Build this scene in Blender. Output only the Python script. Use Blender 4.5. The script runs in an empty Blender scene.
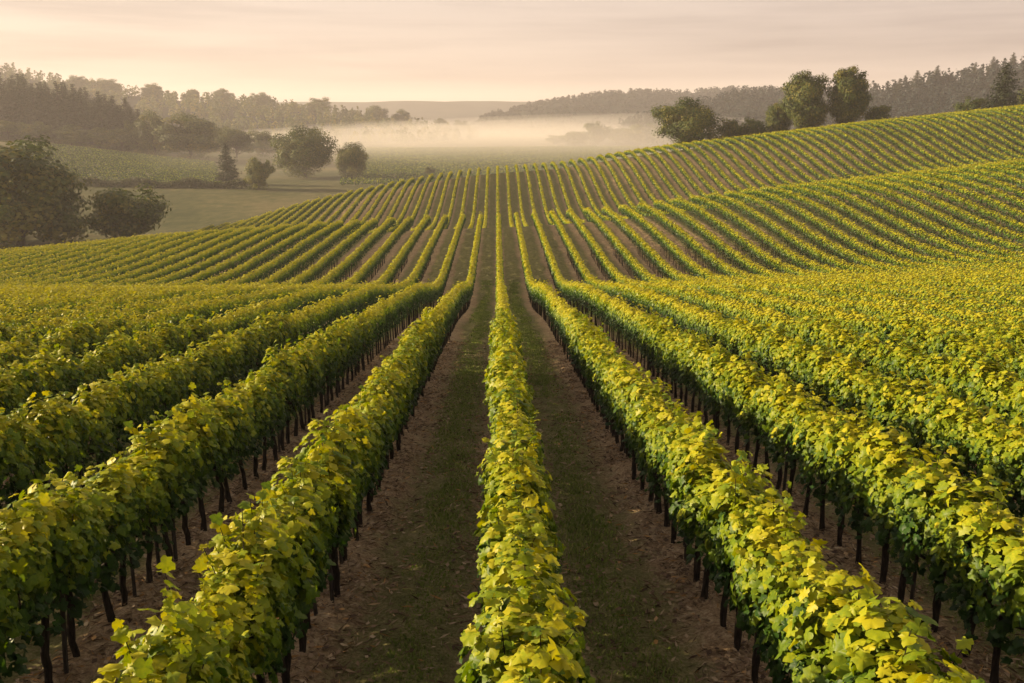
import bpy, math, random
import numpy as np
from mathutils import Vector, Matrix

SC = bpy.context.scene
COL = SC.collection
RNG = np.random.default_rng(7)
random.seed(7)
R = math.radians

# ------------------------------------------------------------------ camera, sky, sun, exposure
F_PX = 900.0
CAMZ = 3.97
PITCH, YAW = R(14.1), R(0.955)
cd = bpy.data.cameras.new('camera')
cd.lens = F_PX * 36.0 / 1024.0
cd.clip_start, cd.clip_end = 0.1, 20000
cam = bpy.data.objects.new('camera', cd)
COL.objects.link(cam)
cam.location = (0, 0, CAMZ)
cam.rotation_euler = (math.pi / 2 - PITCH, 0, -YAW)
SC.camera = cam

SUN_EL, SUN_AZ = R(16), R(-77)          # azimuth from +Y, negative towards -X (the left)
sun_dir = Vector((math.sin(SUN_AZ) * math.cos(SUN_EL), math.cos(SUN_AZ) * math.cos(SUN_EL), math.sin(SUN_EL)))
sl = bpy.data.lights.new('sun', 'SUN')
sl.energy, sl.angle, sl.color = 5.0, R(0.6), (1.0, 0.775, 0.48)
sun = bpy.data.objects.new('sun', sl)
COL.objects.link(sun)
sun.rotation_euler = sun_dir.to_track_quat('Z', 'Y').to_euler()

W = bpy.data.worlds.new('World')
SC.world = W
W.use_nodes = True
nt = W.node_tree
bg = nt.nodes['Background']
bg.inputs['Strength'].default_value = 0.10
sky = nt.nodes.new('ShaderNodeTexSky')
sky.sky_type = 'NISHITA'
sky.sun_disc = False
sky.sun_elevation = SUN_EL
sky.sun_rotation = SUN_AZ
sky.air_density, sky.dust_density, sky.ozone_density = 1.0, 3.0, 1.0
# a thin veil of high morning cloud over the clear sky
tc = nt.nodes.new('ShaderNodeTexCoord')
sep = nt.nodes.new('ShaderNodeSeparateXYZ')
mp = nt.nodes.new('ShaderNodeMapping')
mp.inputs['Scale'].default_value = (1.6, 1.6, 26)
mp.inputs['Rotation'].default_value = (R(1.2), R(1.0), 0)
nz = nt.nodes.new('ShaderNodeTexNoise')
nz.inputs['Scale'].default_value = 1.6
nz.inputs['Detail'].default_value = 6
nz.inputs['Roughness'].default_value = 0.55
mr = nt.nodes.new('ShaderNodeMapRange')
mr.inputs['From Min'].default_value, mr.inputs['From Max'].default_value = 0.35, 0.70
mr.inputs['To Min'].default_value, mr.inputs['To Max'].default_value = 0.86, 0.97
cl = nt.nodes.new('ShaderNodeMix')
cl.data_type = 'RGBA'
cl.inputs['A'].default_value = (3.25, 2.66, 2.32, 1)
cl.inputs['B'].default_value = (1.95, 1.63, 1.52, 1)
# the veil scatters more light on the side of the sun
vd = nt.nodes.new('ShaderNodeVectorMath'); vd.operation = 'DOT_PRODUCT'
vd.inputs[1].default_value = sun_dir
vg = nt.nodes.new('ShaderNodeMapRange')
vg.inputs['From Min'].default_value, vg.inputs['From Max'].default_value = -.30, .75
vg.inputs['To Min'].default_value, vg.inputs['To Max'].default_value = 0.0, 1.0
gl = nt.nodes.new('ShaderNodeMix'); gl.data_type = 'RGBA'; gl.blend_type = 'MULTIPLY'; gl.inputs['Factor'].default_value = 1.0
gr_ = nt.nodes.new('ShaderNodeMix'); gr_.data_type = 'RGBA'
gr_.inputs['A'].default_value = (.93, .90, .91, 1); gr_.inputs['B'].default_value = (1.06, 1.02, .97, 1)
mx = nt.nodes.new('ShaderNodeMix')
mx.data_type = 'RGBA'
L = nt.links.new
L(tc.outputs['Generated'], mp.inputs['Vector'])
L(mp.outputs['Vector'], nz.inputs['Vector'])
L(nz.outputs['Fac'], mr.inputs['Value'])
# the veil thins out overhead
L(tc.outputs['Generated'], sep.inputs[0])
ve = nt.nodes.new('ShaderNodeMapRange')
ve.inputs['From Min'].default_value, ve.inputs['From Max'].default_value = .30, .85
ve.inputs['To Min'].default_value, ve.inputs['To Max'].default_value = 1.0, .80
vm = nt.nodes.new('ShaderNodeMath'); vm.operation = 'MULTIPLY'
L(sep.outputs['Z'], ve.inputs['Value']); L(ve.outputs['Result'], vm.inputs[0]); L(mr.outputs['Result'], vm.inputs[1])
L(vm.outputs[0], mx.inputs['Factor'])
cs_ = nt.nodes.new('ShaderNodeMapRange')
cs_.inputs['From Min'].default_value, cs_.inputs['From Max'].default_value = .36, .66
L(nz.outputs['Fac'], cs_.inputs['Value'])
L(cs_.outputs['Result'], cl.inputs['Factor'])
L(sky.outputs['Color'], mx.inputs['A'])
L(tc.outputs['Generated'], vd.inputs[0]); L(vd.outputs['Value'], vg.inputs['Value']); L(vg.outputs['Result'], gr_.inputs['Factor'])
L(cl.outputs['Result'], gl.inputs['A']); L(gr_.outputs['Result'], gl.inputs['B'])
L(gl.outputs['Result'], mx.inputs['B'])
L(mx.outputs['Result'], bg.inputs['Color'])

vs = SC.view_settings
vs.view_transform, vs.look, vs.exposure, vs.gamma = 'Standard', 'None', 1.26, 1.0
vs.use_curve_mapping = False
cy = SC.cycles
cy.use_denoising = True
cy.max_bounces, cy.diffuse_bounces, cy.glossy_bounces, cy.transmission_bounces = 8, 4, 2, 4
cy.volume_bounces = 1
cy.transparent_max_bounces = 8

# ------------------------------------------------------------------ helpers
def link(o, parent=None):
    COL.objects.link(o)
    if parent is not None:
        o.parent = parent
    return o

def tag(o, label=None, cat=None, group=None, kind=None):
    for k, v in (('label', label), ('category', cat), ('group', group), ('kind', kind)):
        if v:
            o[k] = v
    return o

def np_mesh(name, V, faces, mats, midx=None, tint=None, smooth=False):
    """faces: list of (n,k) int arrays; midx: list of material index per array; tint: list of per-face arrays."""
    me = bpy.data.meshes.new(name)
    V = np.asarray(V, np.float32)
    me.vertices.add(len(V))
    me.vertices.foreach_set('co', V.ravel())
    tot = sum(f.size for f in faces)
    npoly = sum(len(f) for f in faces)
    me.loops.add(tot)
    me.polygons.add(npoly)
    me.loops.foreach_set('vertex_index', np.concatenate([f.ravel() for f in faces]).astype(np.int32))
    sizes = np.concatenate([np.full(len(f), f.shape[1], np.int32) for f in faces])
    starts = np.concatenate([[0], np.cumsum(sizes)[:-1]]).astype(np.int32)
    me.polygons.foreach_set('loop_start', starts)
    me.polygons.foreach_set('loop_total', sizes)
    for m in mats:
        me.materials.append(m)
    if midx is not None:
        me.polygons.foreach_set('material_index', np.concatenate([np.full(len(f), i, np.int32) for f, i in zip(faces, midx)]))
    if tint is not None:
        at = me.attributes.new('tint', 'FLOAT', 'FACE')
        at.data.foreach_set('value', np.concatenate(tint).astype(np.float32))
    me.polygons.foreach_set('use_smooth', np.full(npoly, bool(smooth)))
    me.update(calc_edges=True)
    me.validate()
    return me

class MB:
    """collects vertices and quads/tris of one mesh"""
    def __init__(s):
        s.V, s.F3, s.F4, s.n, s.t3, s.t4 = [], [], [], 0, [], []
    def add(s, V, F, tint=None):
        V = np.asarray(V, float).reshape(-1, 3)
        F = np.asarray(F, int) + s.n
        s.V.append(V); s.n += len(V)
        t = np.full(len(F), 0.5) if tint is None else np.broadcast_to(np.asarray(tint, float), (len(F),))
        if F.shape[1] == 3:
            s.F3.append(F); s.t3.append(t)
        else:
            s.F4.append(F); s.t4.append(t)
    def tube(s, pts, radii, seg=6, cap=True, tint=0.5):
        pts = np.asarray(pts, float); n = len(pts)
        d = np.gradient(pts, axis=0); d /= np.linalg.norm(d, axis=1)[:, None] + 1e-9
        ref = np.array([1.0, 0, 0]) if abs(d[0][0]) < .8 else np.array([0, 1.0, 0])
        a = np.cross(d, ref); a /= np.linalg.norm(a, axis=1)[:, None] + 1e-9
        b = np.cross(d, a)
        th = np.arange(seg) * 2 * math.pi / seg
        ring = a[:, None, :] * np.cos(th)[None, :, None] + b[:, None, :] * np.sin(th)[None, :, None]
        V = pts[:, None, :] + ring * np.asarray(radii, float)[:, None, None]
        V = V.reshape(-1, 3)
        i = np.arange(n - 1)[:, None] * seg; j = np.arange(seg)[None, :]; k = (j + 1) % seg
        F = np.stack([i + j, i + k, i + seg + k, i + seg + j], -1).reshape(-1, 4)
        s.add(V, F, tint)
        if cap:
            c = len(V) + 0
            top = pts[-1] + d[-1] * radii[-1] * .5
            jj = np.arange(seg)
            base = (n - 1) * seg
            s.add(np.vstack([V[base:base + seg], top]), np.stack([jj, (jj + 1) % seg, np.full(seg, seg)], 1), tint)
    def mesh(s, name, mats, smooth=False):
        faces, tint, mi = [], [], []
        if s.F3:
            faces.append(np.vstack(s.F3)); tint.append(np.concatenate(s.t3)); mi.append(0)
        if s.F4:
            faces.append(np.vstack(s.F4)); tint.append(np.concatenate(s.t4)); mi.append(0)
        return np_mesh(name, np.vstack(s.V), faces, mats, mi, tint, smooth)

def unit(v):
    return v / (np.linalg.norm(v, axis=-1, keepdims=True) + 1e-9)

def leaf_frames(n, tip):
    """orthonormal frames from normals n and rough tip directions"""
    n = unit(n)
    t = tip - (tip * n).sum(-1, keepdims=True) * n
    t = unit(t)
    return n, t, np.cross(t, n)

def scatter_leaves(P, N, T, S, tmpl_v, tmpl_f, tint):
    """copies of a leaf template; returns V, F, tint-per-face"""
    n, t, b = leaf_frames(N, T)
    V = (P[:, None, :] + S[:, None, None] * (tmpl_v[None, :, 0:1] * b[:, None, :] + tmpl_v[None, :, 1:2] * t[:, None, :] + tmpl_v[None, :, 2:3] * n[:, None, :]))
    m, k = len(P), len(tmpl_v)
    F = (np.arange(m)[:, None, None] * k + tmpl_f[None]).reshape(-1, tmpl_f.shape[1])
    return V.reshape(-1, 3), F, np.repeat(tint, len(tmpl_f))

# leaf templates: a lobed vine leaf, a folded leaf, a plain quad
_h = [(.18, -.12), (.42, -.08), (.50, .08), (.42, .20), (.60, .44), (.40, .56), (.32, .64), (.20, .84)]
_o = [(0, .06)] + _h + [(0, 1.0)] + [(-x, y) for x, y in _h[::-1]]
VINE_V = np.array([(x, y - .45, -.30 * abs(x) - .22 * (y - .4) ** 2) for x, y in [(0, .40)] + _o])
_k = len(_o)
VINE_F = np.array([(0, 1 + i, 1 + (i + 1) % _k) for i in range(_k)])
FOLD_V = np.array([(0, -.5, -.04), (.47, -.05, -.14), (.22, .36, -.10), (0, .5, -.12), (-.22, .36, -.10), (-.47, -.05, -.14), (0, 0, .03)])
FOLD_F = np.array([(6, 0, 1), (6, 1, 2), (6, 2, 3), (6, 3, 4), (6, 4, 5), (6, 5, 0)])
QUAD_V = np.array([(0, -.5, -.03), (.46, 0, -.08), (0, .5, -.03), (-.46, 0, .05)])
QUAD_F = np.array([(0, 1, 2, 3)])

# ------------------------------------------------------------------ materials
def new_mat(name):
    m = bpy.data.materials.new(name)
    m.use_nodes = True
    nt = m.node_tree
    return m, nt, nt.nodes, nt.links.new, nt.nodes['Principled BSDF']

def ramp(nodes, stops):
    r = nodes.new('ShaderNodeValToRGB')
    e = r.color_ramp.elements
    while len(e) < len(stops):
        e.new(0.5)
    for el, (p, c) in zip(e, stops):
        el.position = p
        el.color = (*c, 1)
    return r

def leaf_mat(name, stops, transl=0.45, rough=0.5, spec=0.3, noise=3.0):
    m, nt, N, L, p = new_mat(name)
    at = N.new('ShaderNodeAttribute'); at.attribute_name = 'tint'
    oi = N.new('ShaderNodeObjectInfo')
    tcn = N.new('ShaderNodeTexCoord')
    nz = N.new('ShaderNodeTexNoise'); nz.inputs['Scale'].default_value = noise; nz.inputs['Detail'].default_value = 3
    L(tcn.outputs['Object'], nz.inputs['Vector'])
    a = N.new('ShaderNodeMath'); a.operation = 'MULTIPLY_ADD'
    L(nz.outputs['Fac'], a.inputs[0]); a.inputs[1].default_value = .36; a.inputs[2].default_value = -.18
    b = N.new('ShaderNodeMath'); b.operation = 'ADD'; L(a.outputs[0], b.inputs[0]); L(at.outputs['Fac'], b.inputs[1])
    c = N.new('ShaderNodeMath'); c.operation = 'MULTIPLY_ADD'; L(oi.outputs['Random'], c.inputs[0]); c.inputs[1].default_value = .12; L(b.outputs[0], c.inputs[2])
    n2 = N.new('ShaderNodeTexNoise'); n2.inputs['Scale'].default_value = noise * 15; n2.inputs['Detail'].default_value = 2
    L(tcn.outputs['Object'], n2.inputs['Vector'])
    e = N.new('ShaderNodeMath'); e.operation = 'MULTIPLY_ADD'
    L(n2.outputs['Fac'], e.inputs[0]); e.inputs[1].default_value = .34; e.inputs[2].default_value = -.17
    g = N.new('ShaderNodeMath'); g.operation = 'ADD'; L(e.outputs[0], g.inputs[0]); L(c.outputs[0], g.inputs[1])
    c = g
    r = ramp(N, stops)
    L(c.outputs[0], r.inputs['Fac'])
    L(r.outputs['Color'], p.inputs['Base Color'])
    p.inputs['Roughness'].default_value = rough
    p.inputs['Specular IOR Level'].default_value = spec
    tr = N.new('ShaderNodeBsdfTranslucent')
    hs = N.new('ShaderNodeHueSaturation'); hs.inputs['Hue'].default_value = .492; hs.inputs['Value'].default_value = 1.45; hs.inputs['Saturation'].default_value = 1.1
    L(r.outputs['Color'], hs.inputs['Color']); L(hs.outputs['Color'], tr.inputs['Color'])
    ms = N.new('ShaderNodeMixShader'); ms.inputs['Fac'].default_value = transl
    L(p.outputs['BSDF'], ms.inputs[1]); L(tr.outputs['BSDF'], ms.inputs[2])
    L(ms.outputs['Shader'], N['Material Output'].inputs['Surface'])
    return m

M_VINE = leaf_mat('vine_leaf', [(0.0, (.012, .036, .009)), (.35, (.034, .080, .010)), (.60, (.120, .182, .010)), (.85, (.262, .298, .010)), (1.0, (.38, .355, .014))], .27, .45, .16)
M_TREE = leaf_mat('tree_leaf', [(0.0, (.026, .038, .011)), (.5, (.064, .092, .019)), (1.0, (.19, .165, .030))], .22, .6, .2, .25)
M_CONIFER = leaf_mat('conifer_needles', [(0.0, (.016, .026, .016)), (.5, (.032, .044, .024)), (1.0, (.066, .072, .034))], .25, .6, .2, .25)
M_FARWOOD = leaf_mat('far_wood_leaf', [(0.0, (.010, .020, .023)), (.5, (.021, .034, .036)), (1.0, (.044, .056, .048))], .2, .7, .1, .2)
M_HEDGE = leaf_mat('hedge_leaf', [(0.0, (.025, .034, .012)), (.5, (.045, .055, .018)), (1.0, (.085, .085, .028))], .3, .6, .2, .25)
M_GRASS = leaf_mat('grass_blade', [(0.0, (.075, .115, .026)), (.5, (.17, .23, .055)), (1.0, (.34, .34, .13))], .35, .55, .2, 1.2)

def wood_mat(name, c1, c2, scale=18):
    m, nt, N, L, p = new_mat(name)
    tcn = N.new('ShaderNodeTexCoord')
    mpn = N.new('ShaderNodeMapping'); mpn.inputs['Scale'].default_value = (1, 1, .18)
    nz = N.new('ShaderNodeTexNoise'); nz.inputs['Scale'].default_value = scale * 3; nz.inputs['Detail'].default_value = 5
    L(tcn.outputs['Object'], mpn.inputs['Vector']); L(mpn.outputs['Vector'], nz.inputs['Vector'])
    r = ramp(N, [(.35, c1), (.65, c2)])
    L(nz.outputs['Fac'], r.inputs['Fac']); L(r.outputs['Color'], p.inputs['Base Color'])
    bp = N.new('ShaderNodeBump'); bp.inputs['Strength'].default_value = .8; bp.inputs['Distance'].default_value = .02
    L(nz.outputs['Fac'], bp.inputs['Height']); L(bp.outputs['Normal'], p.inputs['Normal'])
    p.inputs['Roughness'].default_value = .9
    p.inputs['Specular IOR Level'].default_value = .15
    return m

M_TRUNK = wood_mat('vine_bark', (.012, .009, .007), (.040, .029, .022))
M_STAKE = wood_mat('weathered_stake', (.030, .024, .020), (.070, .058, .048), 9)
M_BARK = wood_mat('tree_bark', (.030, .024, .018), (.075, .060, .045), 2)

def litter_mat():
    m, nt, N, L, p = new_mat('dry_litter')
    at = N.new('ShaderNodeAttribute'); at.attribute_name = 'tint'
    r = ramp(N, [(0, (.07, .044, .028)), (.5, (.24, .165, .098)), (.9, (.46, .36, .23)), (1.0, (.45, .26, .10))])
    L(at.outputs['Fac'], r.inputs['Fac']); L(r.outputs['Color'], p.inputs['Base Color'])
    p.inputs['Roughness'].default_value = .85; p.inputs['Specular IOR Level'].default_value = .15
    return m
M_LITTER = litter_mat()

# ------------------------------------------------------------------ terrain
def ray(px, py):
    """world direction (dx/dy, dz/dy) of a point of the frame, for laying out the land at real distances"""
    x, y = (px - 512) / F_PX, (341.5 - py) / F_PX
    cp, sp = math.cos(PITCH), math.sin(PITCH)
    fx, fy, fz = x, cp + y * sp, -sp + y * cp
    cyw, syw = math.cos(YAW), math.sin(YAW)
    X, Y = fx * cyw + fy * syw, -fx * syw + fy * cyw
    return X / Y, fz / Y

UG = np.linspace(-1.3, 1.3, 1041)
def smooth(a, s=9):
    k = np.exp(-0.5 * (np.arange(-3 * s, 3 * s + 1) / s) ** 2); k /= k.sum()
    return np.convolve(np.pad(a, 3 * s, mode='edge'), k, 'valid')

LEVELS = []
def level(px, Y, py=None, z=None, h=0.0, s=9):
    """one contour of the land: at each column px a distance Y and either the row py where its cover of height h shows, or its height z"""
    px = np.asarray(px, float)
    Y = np.broadcast_to(np.asarray(Y, float), px.shape)
    us, zs = [], []
    for i in range(len(px)):
        if z is not None and not np.isnan(z[i]):
            us.append(ray(px[i], 180)[0]); zs.append(z[i])
        else:
            u, sl_ = ray(px[i], py[i]); us.append(u); zs.append(CAMZ + sl_ * Y[i] - h)
    LEVELS.append((smooth(np.interp(UG, us, Y), s), smooth(np.interp(UG, us, zs), s)))

NA = float('nan')
VH = 1.71                                   # height of the vine rows
SLOPE = -0.13
PXC = [-300, 0, 150, 300, 450, 520, 620, 770, 900, 1024, 1180]
CREST = np.array([262, 249, 234, 223, 215, 213.5, 206, 186, 172, 158, 142.])
n = len(PXC)
level(PXC, -60, z=[-60 * SLOPE] * n)
level(PXC, 0, z=[0] * n)
level(PXC, 40, z=[40 * SLOPE + d for d in (-.1, -.05, 0, 0, 0, 0, 0, .1, .2, .35, .5)])
level(PXC, 63, py=[286, 282, 279, 275, 271, 270, 268, 263, 257, 249, 240], h=VH)
level(PXC, 101, py=CREST, h=VH)
level(PXC, 122, py=CREST + 13, h=VH, z=[-17, -16.6, -15] + [NA] * (n - 3))
level(PXC, 143, py=CREST + 5, h=VH, z=[-18, -18, -17.6] + [NA] * (n - 3))
PX2 = [-300, 150, 240, 300, 370, 430, 480, 560, 640, 700, 780, 860, 940, 1024, 1180]
C2Y = np.array([172, 172, 165, 178, 186, 193, 198, 200, 199, 197, 194, 190, 187, 185, 183.])
C2P = np.array([0, 0, 223, 204, 187, 175, 167.5, 161.5, 148, 140, 131, 121, 113, 104, 90.])
level(PX2, C2Y, py=C2P, h=1.66, z=[-18.2, -18.2] + [NA] * 13, s=5)
C2Z = LEVELS[-1][1].copy(); C2L = LEVELS[-1][0].copy()
floorz = np.full_like(UG, -18.3)
rt = np.clip((UG - .12) / .25, 0, 1)
LEVELS.append((C2L + 55, np.minimum(C2Z - 7, floorz + rt * 12)))
PX3 = [-300, 0, 60, 120, 210, 270, 330, 1300]
level(PX3, 300, z=[-16.8, -17, -17.4, -17.8, -18.1, -18.3, -18.3, -18.3])
level(PX3, 430, z=[-5.5, -7, -9.2, -12.6, -17.2, -18.2, -18.3, -18.3])
level(PX3, 620, z=[4, 2, -2, -7, -14, -17.5, -18.4, -18.4])
level(PX3, 1200, z=[-6, -6, -8, -10, -14, -18, -18.4, -18.4])
level(PX3, 5200, z=[-18] * 8)
LY = np.array([l[0] for l in LEVELS]); LZ = np.array([l[1] for l in LEVELS])

def ground(X, Y):
    X = np.asarray(X, float); Y = np.asarray(Y, float)
    shp = np.broadcast(X, Y).shape
    X = np.broadcast_to(X, shp).ravel(); Y = np.broadcast_to(Y, shp).ravel()
    out = np.empty(len(X))
    for c in range(0, len(X), 200000):
        out[c:c + 200000] = _ground(X[c:c + 200000], Y[c:c + 200000])
    return out.reshape(shp)

def _ground(X, Y):
    u = np.clip(X / np.maximum(Y, 30), -1.29, 1.29)
    fi = (u - UG[0]) / (UG[1] - UG[0]); i0 = np.clip(fi.astype(int), 0, len(UG) - 2); fr = fi - i0
    ys = LY[:, i0] * (1 - fr) + LY[:, i0 + 1] * fr
    zs = LZ[:, i0] * (1 - fr) + LZ[:, i0 + 1] * fr
    h = np.diff(ys, axis=0); d = np.diff(zs, axis=0) / h
    m = np.zeros_like(zs)
    w1, w2 = 2 * h[1:] + h[:-1], h[1:] + 2 * h[:-1]
    same = d[1:] * d[:-1] > 0
    with np.errstate(all='ignore'):
        hm = (w1 + w2) / (w1 / d[:-1] + w2 / d[1:])
    m[1:-1] = np.where(same, hm, 0); m[0] = d[0]; m[-1] = d[-1]
    k = np.clip((Y[None] >= ys).sum(0) - 1, 0, len(LEVELS) - 2)
    a = np.arange(len(X))
    y0, z0, z1, m0, m1, hh = ys[k, a], zs[k, a], zs[k + 1, a], m[k, a], m[k + 1, a], h[k, a]
    t = np.clip((Y - y0) / hh, 0, 1)
    t2, t3 = t * t, t * t * t
    z = (2 * t3 - 3 * t2 + 1) * z0 + (t3 - 2 * t2 + t) * hh * m0 + (-2 * t3 + 3 * t2) * z1 + (t3 - t2) * hh * m1
    return z

def crest2_y(X, Y):
    return np.interp(np.asarray(X) / np.asarray(Y), UG, C2L)

def at(px, Y):
    """ground point at column px and distance Y"""
    py = 200.0
    for _ in range(12):
        u, _s = ray(px, py)
        z = float(ground(u * Y, Y))
        # row where that ground point shows
        cp, sp = math.cos(PITCH), math.sin(PITCH)
        dz = z - CAMZ
        py = 341.5 - F_PX * (dz * cp + Y * sp) / (Y * cp - dz * sp)
    return Vector((u * Y, Y, z))

def size_px(pxs, Y):
    return pxs * Y / F_PX * 1.03

# noise on arrays (sum of a few random sines is enough for lumps)
def wobble(x, y, seed=0, f=1.0):
    r = np.random.default_rng(seed)
    s = 0
    for i in range(5):
        a, b, c = r.uniform(-1, 1) * f * 1.7 ** i, r.uniform(-1, 1) * f * 1.7 ** i, r.uniform(0, 6.28)
        s = s + np.sin(a * x + b * y + c) / 1.5 ** i
    return s / 2.4

ROW0, PITCH_ROW, GAP = 0.19, 2.03, 0.6

def ground_mat():
    m, nt, N, L, p = new_mat('soil_and_grass')
    tcn = N.new('ShaderNodeTexCoord')
    at = N.new('ShaderNodeAttribute'); at.attribute_name = 'soil'
    sp = N.new('ShaderNodeSeparateXYZ'); L(tcn.outputs['Object'], sp.inputs[0])
    def math_(op, a, b=None, c=None):
        q = N.new('ShaderNodeMath'); q.operation = op
        for i, v in enumerate((a, b, c)):
            if v is None: continue
            if isinstance(v, (int, float)): q.inputs[i].default_value = v
            else: L(v, q.inputs[i])
        return q.outputs[0]
    def noise(s, d=5, vec=None, rough=.6):
        q = N.new('ShaderNodeTexNoise'); q.inputs['Scale'].default_value = s; q.inputs['Detail'].default_value = d; q.inputs['Roughness'].default_value = rough
        L(vec or tcn.outputs['Object'], q.inputs['Vector']); return q.outputs['Fac']
    big, mid, fine = noise(.35), noise(3.0, 6), noise(26, 6, rough=.75)
    # distance from the middle of the alley between two rows
    al = math_('SUBTRACT', math_('FRACT', math_('DIVIDE', math_('SUBTRACT', sp.outputs['X'], ROW0), PITCH_ROW)), .5)
    ab = math_('ABSOLUTE', al)
    edge = math_('MULTIPLY_ADD', mid, .55, math_('MULTIPLY_ADD', big, .40, -.15))
    gr = N.new('ShaderNodeMapRange'); gr.inputs['From Min'].default_value = -.07; gr.inputs['From Max'].default_value = .09
    L(math_('SUBTRACT', edge, ab), gr.inputs['Value'])
    soil = ramp(N, [(.37, (.14, .092, .052)), (.5, (.44, .310, .175)), (.60, (.66, .52, .33))])
    L(math_('MULTIPLY_ADD', fine, .65, math_('MULTIPLY', mid, .35)), soil.inputs['Fac'])
    grs = ramp(N, [(.35, (.055, .080, .022)), (.5, (.14, .165, .046)), (.64, (.28, .24, .11))])
    L(math_('MULTIPLY_ADD', fine, .6, math_('MULTIPLY', mid, .4)), grs.inputs['Fac'])
    mix = N.new('ShaderNodeMix'); mix.data_type = 'RGBA'
    L(math_('MULTIPLY', gr.outputs[0], .78), mix.inputs['Factor']); L(soil.outputs['Color'], mix.inputs['A']); L(grs.outputs['Color'], mix.inputs['B'])
    # meadow
    mb, mm = noise(.02, 6), noise(.3, 6)
    mdw = ramp(N, [(.38, (.044, .054, .020)), (.5, (.080, .082, .032)), (.62, (.14, .118, .056))])
    L(math_('MULTIPLY_ADD', mb, .6, math_('MULTIPLY', mm, .4)), mdw.inputs['Fac'])
    mix2 = N.new('ShaderNodeMix'); mix2.data_type = 'RGBA'
    L(at.outputs['Fac'], mix2.inputs['Factor']); L(mdw.outputs['Color'], mix2.inputs['A']); L(mix.outputs['Result'], mix2.inputs['B'])
    L(mix2.outputs['Result'], p.inputs['Base Color'])
    p.inputs['Roughness'].default_value = .95; p.inputs['Specular IOR Level'].default_value = .1
    bp = N.new('ShaderNodeBump'); bp.inputs['Strength'].default_value = 1.0; bp.inputs['Distance'].default_value = .14
    L(math_('MULTIPLY_ADD', fine, .5, mid), bp.inputs['Height']); L(bp.outputs['Normal'], p.inputs['Normal'])
    return m

def relief(X, Y):
    near = np.clip(1 - (Y - 28) / 20, 0, 1) * np.clip((45 - np.abs(X)) / 10, 0, 1)
    al = np.abs((((X - ROW0) / PITCH_ROW) % 1) - .5) * 2           # 0 mid alley, 1 under the row
    return near * (.09 * np.clip((al - .55) / .45, 0, 1) ** 1.5 + .022 * wobble(X, Y, 3, 3.0) + .014 * wobble(X, Y, 4, 9.0) - .045 * np.exp(-((al - .52) / .13) ** 2))

def build_ground():
    ys = np.concatenate([np.arange(-60, 2, 2.0), np.arange(2, 28, .16), np.arange(28, 70, .7), np.arange(70, 230, 1.3), np.geomspace(230, 5200, 110)])
    w = np.concatenate([-np.geomspace(1.6, .1, 110), np.linspace(-.098, .098, 160), np.geomspace(.1, 1.6, 110)])
    YY, WW = np.meshgrid(ys, w, indexing='ij')
    XX = WW * (np.maximum(YY, 0) + 75)
    Z = ground(XX, YY)
    Z = Z + relief(XX, YY)
    V = np.stack([XX, YY, Z], -1).reshape(-1, 3)
    nr, nc = YY.shape
    i = np.arange(nr - 1)[:, None] * nc + np.arange(nc - 1)[None]
    Fq = np.stack([i, i + 1, i + nc + 1, i + nc], -1).reshape(-1, 4)
    me = np_mesh('ground', V, [Fq], [ground_mat()], smooth=True)
    C2 = np.interp(np.clip(XX / np.maximum(YY, 30), -1.29, 1.29), UG, C2L)
    f1 = (YY < 113)
    f2 = (YY > 126) & (YY < C2 + 8) & (Z > -17.2)
    at = me.attributes.new('soil', 'FLOAT', 'POINT')
    at.data.foreach_set('value', (f1 | f2).astype(np.float32).ravel())
    o = link(bpy.data.objects.new('ground', me))
    tag(o, kind='structure')
build_ground()

# ------------------------------------------------------------------ hills beyond the valley
def wood_floor_mat():
    m, nt, N, L, p = new_mat('hillside')
    tcn = N.new('ShaderNodeTexCoord')
    nz = N.new('ShaderNodeTexNoise'); nz.inputs['Scale'].default_value = .012; nz.inputs['Detail'].default_value = 8
    L(tcn.outputs['Object'], nz.inputs['Vector'])
    r = ramp(N, [(.35, (.013, .022, .022)), (.55, (.023, .033, .030)), (.68, (.040, .048, .038))])
    L(nz.outputs['Fac'], r.inputs['Fac']); L(r.outputs['Color'], p.inputs['Base Color'])
    p.inputs['Roughness'].default_value = 1; p.inputs['Specular IOR Level'].default_value = 0
    return m
M_HILL = wood_floor_mat()

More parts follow.
